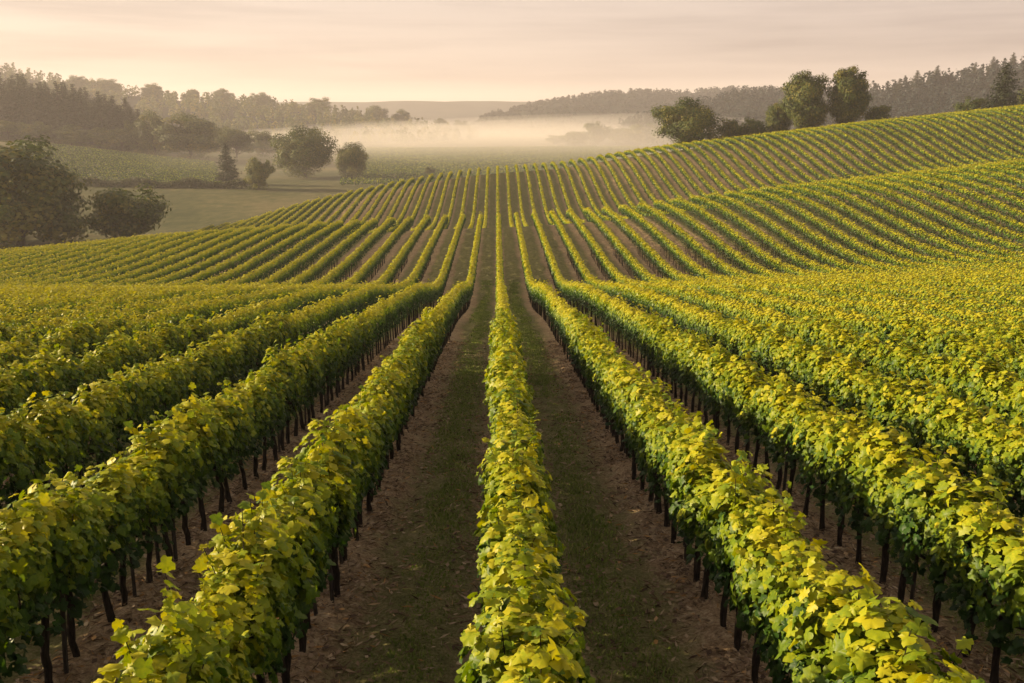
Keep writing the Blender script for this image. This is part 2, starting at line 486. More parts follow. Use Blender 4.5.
class Ridge:
    """a long hill: crest drawn through points (column, row) at distance Y, its flanks falling to the valley floor"""
    def __init__(s, pts, Y, front, back, treeh, base=-22, bump=1.0, seed=1):
        px = np.array([p[0] for p in pts], float)
        us = [ray(a, b)[0] for a, b in pts]; zs = [CAMZ + ray(a, b)[1] * Y - treeh for a, b in pts]
        s.x = np.array(us) * Y; s.z = np.array(zs); s.Y, s.front, s.back, s.base, s.bump, s.seed = Y, front, back, base, bump, seed
        X = np.linspace(s.x[0], s.x[-1], 260); T = np.linspace(-1, 1, 60)
        XX, TT = np.meshgrid(X, T, indexing='ij')
        YY = Y + np.where(TT < 0, TT * front, TT * back)
        V = np.stack([XX, YY, s.h(XX, YY)], -1).reshape(-1, 3)
        nc = len(T)
        i = np.arange(len(X) - 1)[:, None] * nc + np.arange(nc - 1)[None]
        Fq = np.stack([i, i + nc, i + nc + 1, i + 1], -1).reshape(-1, 4)
        o = link(bpy.data.objects.new('hills', np_mesh('hills', V, [Fq], [M_HILL], smooth=True)))
        tag(o, kind='structure')
    def h(s, X, Y):
        t = np.where(Y < s.Y, (Y - s.Y) / s.front, (Y - s.Y) / s.back)
        prof = .5 + .5 * np.cos(np.pi * np.clip(t, -1, 1))
        c = np.interp(X, s.x, s.z)
        e = np.clip(np.minimum(X - s.x[0], s.x[-1] - X) / (.12 * (s.x[-1] - s.x[0])), 0, 1) ** .7
        return s.base + (c - s.base) * prof * (.15 + .85 * e) + s.bump * wobble(X, Y, s.seed, .02) * prof

ridge_left = Ridge([(-420, 36), (-200, 46), (0, 63), (60, 75), (110, 83), (170, 90), (220, 93), (270, 97), (320, 103), (370, 110), (420, 118), (470, 126), (520, 136), (700, 160)], 1000, 330, 300, 11, seed=2)
ridge_right = Ridge([(600, 150), (660, 131), (720, 120), (780, 110), (840, 96), (880, 84), (930, 74), (980, 65), (1030, 55), (1150, 38), (1400, 20)], 640, 260, 300, 11, seed=5)
ridge_mid = Ridge([(420, 128), (480, 112), (520, 103), (560, 95), (600, 89), (640, 87), (680, 89), (720, 86), (760, 85), (800, 88), (900, 92), (1050, 96)], 1450, 420, 400, 8, seed=8)
ridge_spur = Ridge([(560, 132), (620, 118), (660, 108), (700, 97), (740, 88), (790, 86), (840, 86), (900, 92), (960, 100)], 860, 260, 300, 10, seed=11)
ridge_far = Ridge([(100, 104), (250, 100), (350, 98.5), (420, 98), (480, 99), (540, 97.5), (620, 98), (760, 99), (900, 104)], 2500, 500, 500, 8, bump=3, seed=14)

# ------------------------------------------------------------------ grapevines
def canopy_points(n, rng, half_len, jit=1.0):
    """points, outward normals, tip directions and tints of leaves on one stretch of trellised canopy (local: y along the row, z up)"""
    y = rng.uniform(-half_len, half_len, n)
    a = rng.uniform(-.30, math.pi + .30, n)                      # angle round the section, pi/2 is the top
    # more leaves on the sides than round the ends
    z0, hz, wx = 1.13, .48, .250
    r = np.where(rng.random(n) < .80, rng.uniform(.70, 1.14, n), rng.uniform(.25, .75, n))
    cx, sx = np.cos(a), np.sin(a)
    sq = (np.abs(cx) ** 3.0 + np.abs(sx) ** 3.0) ** (-1 / 3.0)
    x, z = cx * sq * wx * r, sx * sq * hz * r
    low = rng.random(n) < .36
    z = np.where(low, rng.uniform(-.48, .31, n), z)
    x = np.where(low, np.sign(rng.uniform(-1, 1, n)) * wx * (1 - .22 * np.clip(-z / .48, 0, 1)) * np.clip(r, .4, 1.1), x)
    N = np.stack([np.where(low, np.sign(x), cx) * 1.0, rng.normal(0, .35, n), np.where(low, .25, np.maximum(sx, -.1)) + .25], -1) + rng.normal(0, .42, (n, 3)) * .8 * jit
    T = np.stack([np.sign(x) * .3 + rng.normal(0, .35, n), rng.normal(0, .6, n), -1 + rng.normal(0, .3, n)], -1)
    tint = np.clip(.42 - .12 * (1 - jit) + (.42 + .55 * (1 - jit)) * z / .48 + rng.normal(0, .13 * jit, n), 0, 1)  # tint rises with height: lit tops and shaded lower walls painted into leaf colour
    # farther rows: young yellow growth plus painted light, top cap brighter, wall below darker
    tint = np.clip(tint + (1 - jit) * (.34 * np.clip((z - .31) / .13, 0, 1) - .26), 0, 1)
    return np.stack([x, y, z + z0], -1), N, T, tint

def vine_meshes(seed):
    rng = np.random.default_rng(seed)
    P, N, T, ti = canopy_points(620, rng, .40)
    # lumps: push parts of the wall in and out
    lump = wobble(P[:, 1] * 3, P[:, 2] * 3, seed, 1.3)
    P[:, 0] *= 1 + .34 * lump + .22 * wobble(P[:, 1] * 9 + P[:, 2] * 2, P[:, 2] * 9, seed + 70, 1.3)
    P[:, 2] += .10 * wobble(P[:, 1] * 4, P[:, 0] * 3, seed + 50, 1.4) + .045 * wobble(P[:, 1] * 10, P[:, 0] * 9, seed + 90, 1.3)
    P[:, 2] += .09 * np.maximum(P[:, 2] - 1.0, 0) / .5 * np.cos(P[:, 1] * 2 * math.pi / .6 * rng.uniform(.8, 1.3) + rng.uniform(0, 6.3))
    S = rng.uniform(.050, .112, len(P))
    wood = MB()
    # trunk
    k = 9
    zz = np.linspace(-.12, .78, k)
    bx = np.cumsum(rng.normal(0, .011, k)); by = np.cumsum(rng.normal(0, .013, k))
    pts = np.stack([bx - bx[0], by - by[0], zz], -1)
    rad = np.linspace(.037, .028, k) * rng.uniform(.85, 1.2, k)
    rad[0] *= 1.25; rad[-1] *= 1.3
    wood.tube(pts, rad, 8)
    top = pts[-1]
    for s in (-1, 1):
        m = 6
        t = np.linspace(0, 1, m)
        arm = np.stack([top[0] + rng.normal(0, .012, m), top[1] + s * t * .36, top[2] - .03 + .10 * t + rng.normal(0, .01, m)], -1)
        wood.tube(arm, np.linspace(.024, .013, m), 6)
    # canes that carry the shoots above the wall
    xp, xn, xt, xs, xi = [], [], [], [], []
    for q in range(int(rng.integers(5, 9))):
        y0 = rng.uniform(-.34, .34); x0 = rng.uniform(-.12, .12)
        ln = rng.uniform(.08, .40) * (1.25 if rng.random() < .2 else 1)
        dx, dy = rng.normal(0, .13, 2)
        t = np.linspace(0, 1, 9)
        cane = np.stack([x0 + dx * t ** 2 * .8, y0 + dy * t ** 2, 0.84 + (.70 + ln) * t - .10 * t ** 3], -1)
        wood.tube(cane, np.linspace(.006, .0025, 9), 4, cap=False)
        for e in np.linspace(.62, 1, 7):
            i = e * 8; i0 = min(int(i), 7); c = cane[i0] + (cane[i0 + 1] - cane[i0]) * (i - i0)
            ang = rng.uniform(0, 6.28)
            d = np.array([math.cos(ang), math.sin(ang), rng.uniform(-.1, .5)])
            s_ = rng.uniform(.055, .11) * (1.25 - .5 * e)
            xp.append(c + d * s_ * .42); xn.append(np.array([d[0] * .4, d[1] * .4, .9]) + rng.normal(0, .4, 3)); xt.append(d + np.array([0, 0, -.35])); xs.append(s_ * 1.15); xi.append(np.clip(.72 + rng.normal(0, .15), 0, 1))
    P = np.vstack([P, xp]); N = np.vstack([N, xn]); T = np.vstack([T, xt]); S = np.concatenate([S, xs]); ti = np.concatenate([ti, xi])
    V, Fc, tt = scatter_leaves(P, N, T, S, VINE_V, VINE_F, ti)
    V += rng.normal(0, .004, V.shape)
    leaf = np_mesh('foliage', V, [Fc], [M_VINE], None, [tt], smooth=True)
    return leaf, wood.mesh('trunk', [M_TRUNK], smooth=True)

def stake_mesh(seed):
    rng = np.random.default_rng(seed)
    mb = MB()
    t = np.linspace(0, 1, 5)
    mb.tube(np.stack([rng.normal(0, .006) * t * 4, .03 * t * rng.normal(0, 1), -.15 + 1.2 * t], -1), np.linspace(.022, .020, 5), 6)
    return mb.mesh('stake', [M_STAKE], smooth=False)

VINES = [vine_meshes(100 + i) for i in range(9)]
STAKES = [stake_mesh(300 + i) for i in range(3)]

def proj(X, Y, Z):
    cyw, syw = math.cos(YAW), math.sin(YAW)
    fx, fy = X * cyw - Y * syw, X * syw + Y * cyw
    cp, sp = math.cos(PITCH), math.sin(PITCH)
    dz = Z - CAMZ
    d = fy * cp - dz * sp
    return 512 + F_PX * fx / d, 341.5 - F_PX * (fy * sp + dz * cp) / d, d

# all plants of the near field, one every GAP metres of each row
rows = range(-75, 90)
px_, py_, row_ = [], [], []
for k in rows:
    off = np.random.default_rng(1000 + k).uniform(0, GAP)
    ys = np.arange(-2 + off, 105.5, GAP)
    X = np.full(len(ys), ROW0 + PITCH_ROW * k)
    px_.append(X); py_.append(ys); row_.append(np.full(len(ys), k))
VX, VY, VK = np.concatenate(px_), np.concatenate(py_), np.concatenate(row_)
VX = VX + RNG.normal(0, .02, len(VX)); VY = VY + RNG.normal(0, .05, len(VY))
VZ = ground(VX, VY)
lim = .70 * np.maximum(VY, 0) + 14
keep = np.abs(VX) < lim
VX, VY, VZ, VK = VX[keep], VY[keep], VZ[keep], VK[keep]
sx, sy, dd = proj(VX, VY, VZ + 1.3)
inview = (dd > .6) & (sx > -40) & (sx < 1064) & (sy < 840) & (sy > 0)
order = np.argsort(np.where(inview, np.hypot(np.hypot(VX, VY), VZ + 1.3 - CAMZ), 1e9))[:300]
single = np.zeros(len(VX), bool); single[order] = True
single &= inview

ORD = ['nearest', 'second nearest', 'third nearest', 'fourth nearest', 'fifth nearest', 'sixth nearest', 'seventh nearest', 'eighth nearest', 'ninth nearest', 'tenth nearest']
NUM = ['', 'first', 'second', 'third', 'fourth', 'fifth', 'sixth', 'seventh', 'eighth', 'ninth', 'tenth', 'eleventh', 'twelfth']
def row_name(k):
    if k == 0: return 'the middle row'
    return f"the {NUM[abs(k)]} row {'right' if k > 0 else 'left'} of the middle row"

def build_vines():
    for k in sorted(set(VK[single])):
        idx = np.where(single & (VK == k))[0]
        idx = idx[np.argsort(VY[idx])]
        for j, i in enumerate(idx):
            r = np.random.default_rng(int(i) + 5)
            o = bpy.data.objects.new('grapevine', None)
            o.empty_display_size = .2
            o.location = (VX[i], VY[i], VZ[i])
            o.rotation_euler = (0, 0, (math.pi if r.random() < .5 else 0) + r.normal(0, .04))
            s = r.uniform(.95, 1.05)
            o.scale = (s * r.uniform(.95, 1.08), s, s * r.uniform(.94, 1.06))
            link(o)
            lab = f"leafy grapevine, {ORD[j]} in {row_name(k)}" if j < len(ORD) else f"small leafy grapevine beyond the ten nearest in {row_name(k)}"
            tag(o, lab, 'grapevine', 'grapevines in the trellised rows')
            leaf, wood = VINES[int(r.integers(len(VINES)))]
            link(bpy.data.objects.new('foliage', leaf), o)
            link(bpy.data.objects.new('trunk', wood), o)
            if r.random() < .25:
                st = link(bpy.data.objects.new('stake', STAKES[int(r.integers(3))]), o)
                st.location = (r.normal(0, .03), r.choice([-1, 1]) * r.uniform(.10, .32), 0)
                st.rotation_euler = (r.normal(0, .03), r.normal(0, .03), r.uniform(0, 6))
build_vines()

def build_far_vines():
    """every other plant: too many to stand as single objects"""
    Vs, F3, F4, FT, t3, t4, tT = [], [], [], [], [], [], []
    n0 = 0
    rng = np.random.default_rng(77)
    def emit(cx, cy, cz, half, size, count, tmpl, hs=1.0, ws=1.0, shift=0.0, head=None, jit=.5):
        """canopy leaves for plants at cx,cy,cz (arrays), count leaves each"""
        nonlocal n0
        m = len(cx)
        if m == 0: return
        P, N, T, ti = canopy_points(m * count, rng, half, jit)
        pid = np.repeat(np.arange(m), count)
        P[:, 2] = P[:, 2] * hs; P[:, 0] *= ws
        P[:, 2] *= rng.uniform(1 - .07 * jit, 1 + .07 * jit, m)[pid]; P[:, 0] *= rng.uniform(1 - .15 * jit, 1 + .15 * jit, m)[pid]
        P[:, 2] += .11 * jit * np.maximum(P[:, 2] - 1.0, 0) / .5 * np.cos(P[:, 1] * math.pi / half)
        base = np.stack([cx, cy, cz], -1)[pid]
        if head is not None:                                   # rows that do not run along +Y
            c, s = math.cos(head), math.sin(head)
            for A in (P, N, T):
                A[:, 0], A[:, 1] = A[:, 0] * c - A[:, 1] * s, A[:, 0] * s + A[:, 1] * c
        Wp = P + base
        lump = wobble(Wp[:, 1] * 3, Wp[:, 2] * 3 + Wp[:, 0] * 2, 5, 1.3)
        Wp[:, 0] += .10 * jit * lump * np.sign(P[:, 0]); Wp[:, 2] += .11 * jit * wobble(Wp[:, 1] * 3, Wp[:, 0] * 2, 6, 1.4) * hs
        up = (rng.random(len(Wp)) < .15 * jit ** 2) & (P[:, 2] > 1.4 * hs)
        Wp[up, 2] += rng.uniform(.03, .30, up.sum())
        S = rng.uniform(.8, 1.3, len(Wp)) * size
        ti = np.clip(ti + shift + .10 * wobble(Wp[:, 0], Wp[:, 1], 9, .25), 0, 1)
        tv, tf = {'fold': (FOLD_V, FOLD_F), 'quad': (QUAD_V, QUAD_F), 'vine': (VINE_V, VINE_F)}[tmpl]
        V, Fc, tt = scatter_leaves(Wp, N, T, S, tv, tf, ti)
        (F3 if tmpl != 'quad' else F4).append(Fc + n0); (t3 if tmpl != 'quad' else t4).append(tt)
        Vs.append(V); n0 += len(V)
    rest = ~single
    D = np.hypot(VX, VY)
    D = np.where((sx < -250) | (sx > 1274) | (sy > 1100), np.maximum(D, 23), D)
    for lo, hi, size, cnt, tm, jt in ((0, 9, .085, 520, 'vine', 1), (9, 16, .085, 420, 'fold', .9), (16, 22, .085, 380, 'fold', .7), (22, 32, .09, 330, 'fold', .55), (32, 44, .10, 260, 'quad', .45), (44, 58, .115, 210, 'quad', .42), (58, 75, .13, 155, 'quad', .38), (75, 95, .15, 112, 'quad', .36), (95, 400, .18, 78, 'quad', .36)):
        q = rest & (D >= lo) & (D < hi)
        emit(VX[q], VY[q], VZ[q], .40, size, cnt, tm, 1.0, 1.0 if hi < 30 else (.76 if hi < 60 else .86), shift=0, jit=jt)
    # their trunks
    def trunks(q, w):
        nonlocal n0
        m = q.sum()
        x, y, z = VX[q], VY[q], VZ[q]
        lean = rng.normal(0, .04, (m, 2))
        rings = []
        for zz, f in ((-.1, 1.15), (.4, .9), (.85, .9)):
            for a in range(4):
                th = a * math.pi / 2 + .6
                rings.append(np.stack([x + lean[:, 0] * zz + w * f * math.cos(th), y + lean[:, 1] * zz + w * f * math.sin(th), z + zz], -1))
        V = np.stack(rings, 1).reshape(-1, 3)
        f = np.array([(r * 4 + a, r * 4 + (a + 1) % 4, r * 4 + 4 + (a + 1) % 4, r * 4 + 4 + a) for r in range(2) for a in range(4)])
        FT.append((np.arange(m)[:, None, None] * 12 + f[None]).reshape(-1, 4) + n0); tT.append(np.full(m * 8, .5))
        Vs.append(V); n0 += len(V)
    trunks(rest & (D < 80), .028)
    # the field on the second slope
    X2, Y2 = [], []
    for k in range(-34, 104):
        ys = np.arange(127, 212, 1.0) + rng.uniform(0, 1)
        X2.append(np.full(len(ys), ROW0 + PITCH_ROW * k)); Y2.append(ys)
    X2, Y2 = np.concatenate(X2), np.concatenate(Y2)
    Z2 = ground(X2, Y2)
    q = (Y2 < crest2_y(X2, Y2) + 7) & (Z2 > -17.2) & (np.abs(X2 / Y2) < .72)
    emit(X2[q] , Y2[q], Z2[q], .60, .27, 70, 'quad', .97, .92, .0)
    # rows far off on the hillside to the left and on the valley floor
    X3, Y3 = [], []
    for yy in np.arange(304, 428, 4.2):
        a, b = at(20, yy).x, at(232 - (yy - 304) * .10, yy).x
        xs = np.arange(a, b, 1.6); X3.append(xs); Y3.append(yy + 3 * np.sin(xs / 30) + .14 * (xs - a) * -1 + rng.normal(0, .15, len(xs)))
    X3, Y3 = np.concatenate(X3), np.concatenate(Y3)
    emit(X3, Y3, ground(X3, Y3), .9, .42, 22, 'quad', .8, 1.2, -.34, math.pi / 2)
    X4, Y4 = [], []
    for yy in np.arange(300, 640, 5.0):
        a, b = at(345 + (yy - 300) * .05, yy).x, at(690, yy).x
        xs = np.arange(a, b, 2.0); X4.append(xs); Y4.append(yy + 5 * np.sin(xs / 45) + .10 * (xs - a) + rng.normal(0, .2, len(xs)))
    X4, Y4 = np.concatenate(X4), np.concatenate(Y4)
    emit(X4, Y4, ground(X4, Y4), 1.1, .5, 18, 'quad', .8, 1.3, -.25, math.pi / 2)
    f3, f4, ft = np.vstack(F3), np.vstack(F4), np.vstack(FT)
    me = np_mesh('distant_grapevines', np.vstack(Vs), [f3, f4, ft], [M_VINE, M_TRUNK], [0, 0, 1], [np.concatenate(t3), np.concatenate(t4), np.concatenate(tT)])
    o = link(bpy.data.objects.new('distant_grapevines', me))
    tag(o, 'mass of yellow-green grapevine rows covering the farther slopes', 'grapevines', kind='stuff')
    print('FAR VINES polys', len(me.polygons))
build_far_vines()

# ------------------------------------------------------------------ grass and litter in the alleys
def build_grass():
    rng = np.random.default_rng(5)
    n = 380000
    k = rng.integers(-5, 6, n); y = 2.5 + 66 * rng.random(n) ** 1.9
    x = ROW0 + PITCH_ROW * (k + .5) + rng.normal(0, .25, n)
    dense = wobble(x * 2.2, y * .8, 21, 1.4) + .35 * wobble(x * 6, y * 5, 22, 1.5)
    edge = np.abs(x - (ROW0 + PITCH_ROW * (k + .5)))
    q = (dense > -.30 + 1.0 * (edge - .18) + rng.normal(0, .2, n)) & (edge < .55)
    x, y = x[q], y[q]; m = len(x)
    z = ground(x, y) + relief(x, y)
    h = rng.uniform(.02, .065, m) * (1 + .4 * wobble(x, y, 23, 2)); w = rng.uniform(.004, .009, m) * (1 + y / 14)
    a = rng.uniform(0, 6.28, m); lean = rng.uniform(.1, .9, m) * h
    b = rng.uniform(0, 6.28, m)
    dx, dy = np.cos(a), np.sin(a)
    base = np.stack([x, y, z - .01], -1)
    sd = np.stack([-np.sin(b), np.cos(b), 0 * b], -1) * w[:, None]
    mid = base + np.stack([dx * lean * .35, dy * lean * .35, h * .6], -1)
    tip = base + np.stack([dx * lean, dy * lean, h], -1)
    V = np.stack([base - sd, base + sd, mid + sd * .8, mid - sd * .8, tip], 1).reshape(-1, 3)
    i = np.arange(m)[:, None] * 5
    t = np.clip(.45 + rng.normal(0, .22, m), 0, 1)
    me = np_mesh('grass', V, [i + np.array([[0, 1, 2, 3]]), i + np.array([[3, 2, 4]])], [M_GRASS], [0, 0], [t, t])
    o = link(bpy.data.objects.new('grass', me))
    tag(o, 'patchy short grass growing along the alleys between vine rows', 'grass', kind='stuff')

def build_litter():
    rng = np.random.default_rng(6)
    n = 200000
    k = rng.integers(-5, 6, n); y = 2.5 + 30 * rng.random(n) ** 1.3
    side = rng.choice([-1, 1], n)
    x = ROW0 + PITCH_ROW * k + side * np.abs(rng.normal(.0, .42, n))
    q = wobble(x * 3, y * 3, 31, 1.2) > rng.normal(-.25, .45, n)
    x, y = x[q], y[q]; m = len(x)
    al = np.abs((((x - ROW0) / PITCH_ROW) % 1) - .5) * 2
    z = ground(x, y) + relief(x, y) + rng.uniform(.004, .035, m)
    straw = rng.random(m) < .72
    ln = np.where(straw, rng.uniform(.05, .17, m), rng.uniform(.04, .09, m)); wd = np.where(straw, rng.uniform(.06, .12, m), rng.uniform(.6, .9, m))
    N = np.stack([rng.normal(0, .35, m), rng.normal(0, .35, m), np.ones(m)], -1); a = rng.uniform(0, 6.28, m)
    T = np.stack([np.cos(a), np.sin(a), 0 * a], -1)
    nn, t, b = leaf_frames(N, T)
    V = np.stack([x, y, z], -1)[:, None, :] + ln[:, None, None] * (QUAD_V[None, :, 0:1] * (b * wd[:, None])[:, None, :] + QUAD_V[None, :, 1:2] * t[:, None, :] + QUAD_V[None, :, 2:3] * nn[:, None, :])
    Fq = np.arange(m)[:, None] * 4 + np.arange(4)[None]
    me = np_mesh('dry_litter', V.reshape(-1, 3), [Fq], [M_LITTER], [0], [np.clip(np.where(straw, .58, .42) + rng.normal(0, .30, m), 0, 1)])
    o = link(bpy.data.objects.new('dry_litter', me))
    tag(o, 'brown straw and fallen leaves scattered over bare soil under the vines', 'litter', kind='stuff')
build_grass()
build_litter()

# ------------------------------------------------------------------ trees
def round_tree(seed, H=12.0, Rx=6.0, z_lo=.10, nclump=60, per=100, leaf=.50, lobes=5, mat=None, trunk=True, spread=1.0, fill=(.55, .75)):
    rng = np.random.default_rng(seed)
    crown, wood = MB(), MB()
    zc, rz = H * (1 + z_lo) / 2, H * (1 - z_lo) / 2
    lob = [(rng.uniform(0, 6.28), rng.uniform(.15, .42) * Rx * spread, rng.uniform(-.45, .5) * rz * min(1, spread * 1.5), rng.uniform(*fill)) for _ in range(lobes)]
    cs = []
    for c in range(nclump):
        a, off, dz, sc = lob[c % lobes] if c > nclump // 4 else (0, 0, .12 * rz, .85)
        d = unit(rng.normal(0, 1, 3)); rr = rng.uniform(.55, 1.0) * (.88 if spread < .3 else 1)
        dz = 0 if spread < .3 else dz
        p = np.array([math.cos(a) * off + d[0] * Rx * sc * rr, math.sin(a) * off + d[1] * Rx * sc * rr, zc + dz + d[2] * rz * sc * rr * .95])
        p[2] = min(max(p[2], H * z_lo + .6), H - .6)
        cs.append((p, rng.uniform(.16, .30) * Rx))
    for p, r in cs:
        m = int(per * (r / (.23 * Rx)) ** 1.6)
        d = unit(rng.normal(0, 1, (m, 3)))
        P = p + d * r * rng.uniform(.55, 1.12, (m, 1)) * np.array([1.12, 1.12, .78])
        N = d + .5 * unit(p - np.array([0, 0, zc])) + rng.normal(0, .30, (m, 3)) + np.array([0, 0, .2])
        T = rng.normal(0, 1, (m, 3)) + np.array([0, 0, -.6])
        S = leaf * rng.uniform(.6, 1.35, m)
        ct = rng.normal(0, .17)
        V, Fq, tt = scatter_leaves(P, N, T, S, QUAD_V, QUAD_F, np.clip(.45 + ct + rng.normal(0, .16, m), 0, 1))
        crown.add(V, Fq, tt)
    # bring the crown to its nominal height and width
    allv = np.vstack(crown.V)
    zt, rx = np.percentile(allv[:, 2], 99.95), np.percentile(np.hypot(allv[:, 0], allv[:, 1]), 97)
    fz, fr = H / zt, Rx / rx
    crown.V = [v * np.array([fr, fr, fz]) for v in crown.V]
    cs = [(p * np.array([fr, fr, fz]), r) for p, r in cs]
    cm = crown.mesh('crown', [mat or M_TREE])
    if not trunk:
        return cm, None
    tr = H * .026
    k = 8
    zz = np.linspace(-.6, H * .62, k)
    pts = np.stack([np.cumsum(rng.normal(0, H * .008, k)), np.cumsum(rng.normal(0, H * .008, k)), zz], -1)
    wood.tube(pts, np.linspace(tr * 1.3, tr * .35, k), 8)
    for p, r in cs[::4]:
        i = int(rng.integers(2, k - 2))
        s = pts[i]; t = np.linspace(0, 1, 5)[:, None]
        mid = (s + p) / 2 + np.array([0, 0, -.05 * H])
        cv = (1 - t) ** 2 * s + 2 * t * (1 - t) * mid + t ** 2 * p
        wood.tube(cv, np.linspace(tr * .45, tr * .10, 5), 5)
    return cm, wood.mesh('trunk', [M_BARK], smooth=True)

def conifer_tree(seed, H=14.0, Rx=3.4, z_lo=.06, leaf=.55, dens=1.25, power=.85):
    rng = np.random.default_rng(seed)
    crown, wood = MB(), MB()
    wood.tube(np.array([(0, 0, -.6), (0, 0, H * .5), (0, 0, H * .98)]), [H * .018, H * .011, H * .002], 7)
    z = z_lo * H
    while z < H * .99:
        f = (1 - z / H) ** power
        Rz = Rx * f * rng.uniform(.82, 1.12) + .12
        for b in range(int(6 + 7 * f)):
            a = rng.uniform(0, 6.28); ln = Rz * rng.uniform(.7, 1.12)
            m = max(4, int(dens * 26 * ln / Rx + 5))
            t = rng.uniform(.15, 1.05, m)
            P = np.stack([np.cos(a) * ln * t, np.sin(a) * ln * t, z - ln * .30 * t + .12 * ln * t ** 2 + 0 * t], -1) + rng.normal(0, .14 + .07 * Rz, (m, 3)) * np.array([1, 1, .55])
            N = np.stack([np.cos(a) * .5 + 0 * t, np.sin(a) * .5 + 0 * t, .9 + 0 * t], -1) + rng.normal(0, .5, (m, 3))
            T = np.stack([np.cos(a) + 0 * t, np.sin(a) + 0 * t, -.4 + 0 * t], -1) + rng.normal(0, .4, (m, 3))
            V, Fq, tt = scatter_leaves(P, N, T, leaf * (.45 + .65 * f) * rng.uniform(.6, 1.2, m), QUAD_V * np.array([.75, 1.15, 1]), QUAD_F, np.clip(.45 + rng.normal(0, .2, m), 0, 1))
            crown.add(V, Fq, tt)
        z += H * .045 * (0.55 + .6 * f)
    return crown.mesh('crown', [M_CONIFER]), wood.mesh('trunk', [M_BARK], smooth=True)

PROTO = {
    'oak': [round_tree(s, 12, 6.0, -.03, 104, 190, .34, 6) for s in (11, 12, 13)],
    'lone': [round_tree(s, 12, 6.6, .06, 130, 190, .32, 6, spread=.7, fill=(.7, .9)) for s in (16, 17)],
    'tall': [round_tree(s, 12, 4.2, -.08, 150, 170, .27, 4, spread=.16, fill=(.8, .95)) for s in (21, 27)],
    'bush': [round_tree(s, 6, 4.0, -.05, 64, 130, .28, 5) for s in (31, 32, 33)],
    'conifer': [conifer_tree(s) for s in (41, 42, 43)],
    'pine': [conifer_tree(45, 13, 4.6, .04, .6, 1.1, .62)],
}
NOM = {'oak': (12, 12), 'lone': (12, 13.2), 'tall': (12, 8.4), 'bush': (6, 8.0), 'conifer': (14, 6.4), 'pine': (13, 8.6)}
CATS = {'oak': 'tree', 'lone': 'tree', 'tall': 'tree', 'bush': 'bush', 'conifer': 'conifer', 'pine': 'conifer'}
NAMES = {'oak': 'broadleaf_tree', 'lone': 'broadleaf_tree', 'tall': 'broadleaf_tree', 'bush': 'bush', 'conifer': 'conifer_tree', 'pine': 'conifer_tree'}

def plant(kind, var, loc, h, w, label, group=None, rz=None):
    cm, tm = PROTO[kind][var % len(PROTO[kind])]
    nh, nw = NOM[kind]
    o = bpy.data.objects.new(NAMES[kind], None)
    o.location = loc
    o.scale = (w / nw, w / nw, h / nh)
    o.rotation_euler = (0, 0, random.uniform(0, 6.28) if rz is None else rz)
    link(o)
    tag(o, label, CATS[kind], group)
    link(bpy.data.objects.new('crown', cm), o)
    if tm is not None:
        link(bpy.data.objects.new('trunk', tm), o)
    return o

def plant_px(kind, var, px, Y, top, wpx, label, group=None, rz=None, sink=.2):
    p = at(px, Y)
    return plant(kind, var, (p.x, p.y, p.z - sink), CAMZ + ray(px, top)[1] * Y - p.z + sink, size_px(wpx, Y), label, group, rz)

# near the left edge
plant_px('oak', 0, 18, 152, 132, 140, 'large golden-green broadleaf tree at the left edge behind the vine crest', rz=.4, sink=1.2)
plant_px('oak', 1, -50, 164, 126, 130, 'large dark broadleaf tree cut off by the left edge', rz=2.0)
plant_px('bush', 1, 131, 166, 183, 86, 'low wide round-crowned tree beside the large left tree', rz=1.0, sink=.8)
# valley trees
plant_px('lone', 0, 305, 338, 126, 62, 'round broadleaf tree alone on the meadow before the fog', rz=.3)
plant_px('lone', 1, 352, 325, 142, 32, 'small round tree right of the round meadow tree', rz=1.3)
plant_px('conifer', 0, 228, 304, 142, 27, 'pointed dark conifer at the end of the hedge')
plant_px('bush', 0, 259, 288, 157, 29, 'dark rounded bush in front of the pointed conifer')
plant_px('bush', 2, 187, 296, 177, 14, 'little dark bush standing out of the hedge')
plant_px('bush', 1, 430, 345, 166, 12, 'tiny dark bush on the far vineyard floor')
plant_px('bush', 2, 266, 560, 150, 40, 'low hazy bush left of the round meadow tree')
plant_px('oak', 2, 237, 470, 128, 36, 'hazy rounded tree behind the pointed conifer')
plant_px('oak', 0, 262, 500, 130, 34, 'hazy rounded tree behind the round meadow tree')
plant_px('oak', 1, 214, 520, 124, 28, 'faint hazy tree between the wood and the pointed conifer')
# wood on the left hillside
wl = 'dark conifer standing in the wood above the pale hillside vineyard'
wg = 'conifers of the hillside wood'
r = random.Random(4)
for i in range(46):
    px = -40 + i * 4.0 + r.uniform(-2, 2)
    Y = 450 + r.uniform(0, 26)
    top = np.interp(px, [-60, 0, 50, 100, 150, 200], [64, 70, 80, 90, 105, 120]) + r.uniform(-3, 8)
    z = at(px, Y).z
    hh = CAMZ + ray(px, top)[1] * Y - z
    plant('conifer', i, tuple(at(px, Y)), hh, size_px(26 + r.uniform(0, 9), Y), wl, wg)
wl2 = 'broadleaf tree on the front edge of the hillside wood'
for px, top, w in ((-30, 122, 34), (8, 120, 30), (40, 121, 30), (72, 124, 32), (100, 127, 30), (122, 128, 30), (142, 118, 30)):
    Y = 440
    p = at(px, Y)
    plant('oak', int(px) % 3, tuple(p), CAMZ + ray(px, top)[1] * Y - p.z, size_px(w, Y), wl2, 'broadleaf trees along the wood edge')
for px, top, w, lab in ((155, 110, 30, 'tall hazy tree in the wood left of its big round end tree'), (190, 113, 62, 'big round dark tree at the lower end of the hillside wood')):
    Y = 436
    p = at(px, Y)
    plant('oak', 0, tuple(p), CAMZ + ray(px, top)[1] * Y - p.z, size_px(w, Y), lab, rz=.9)
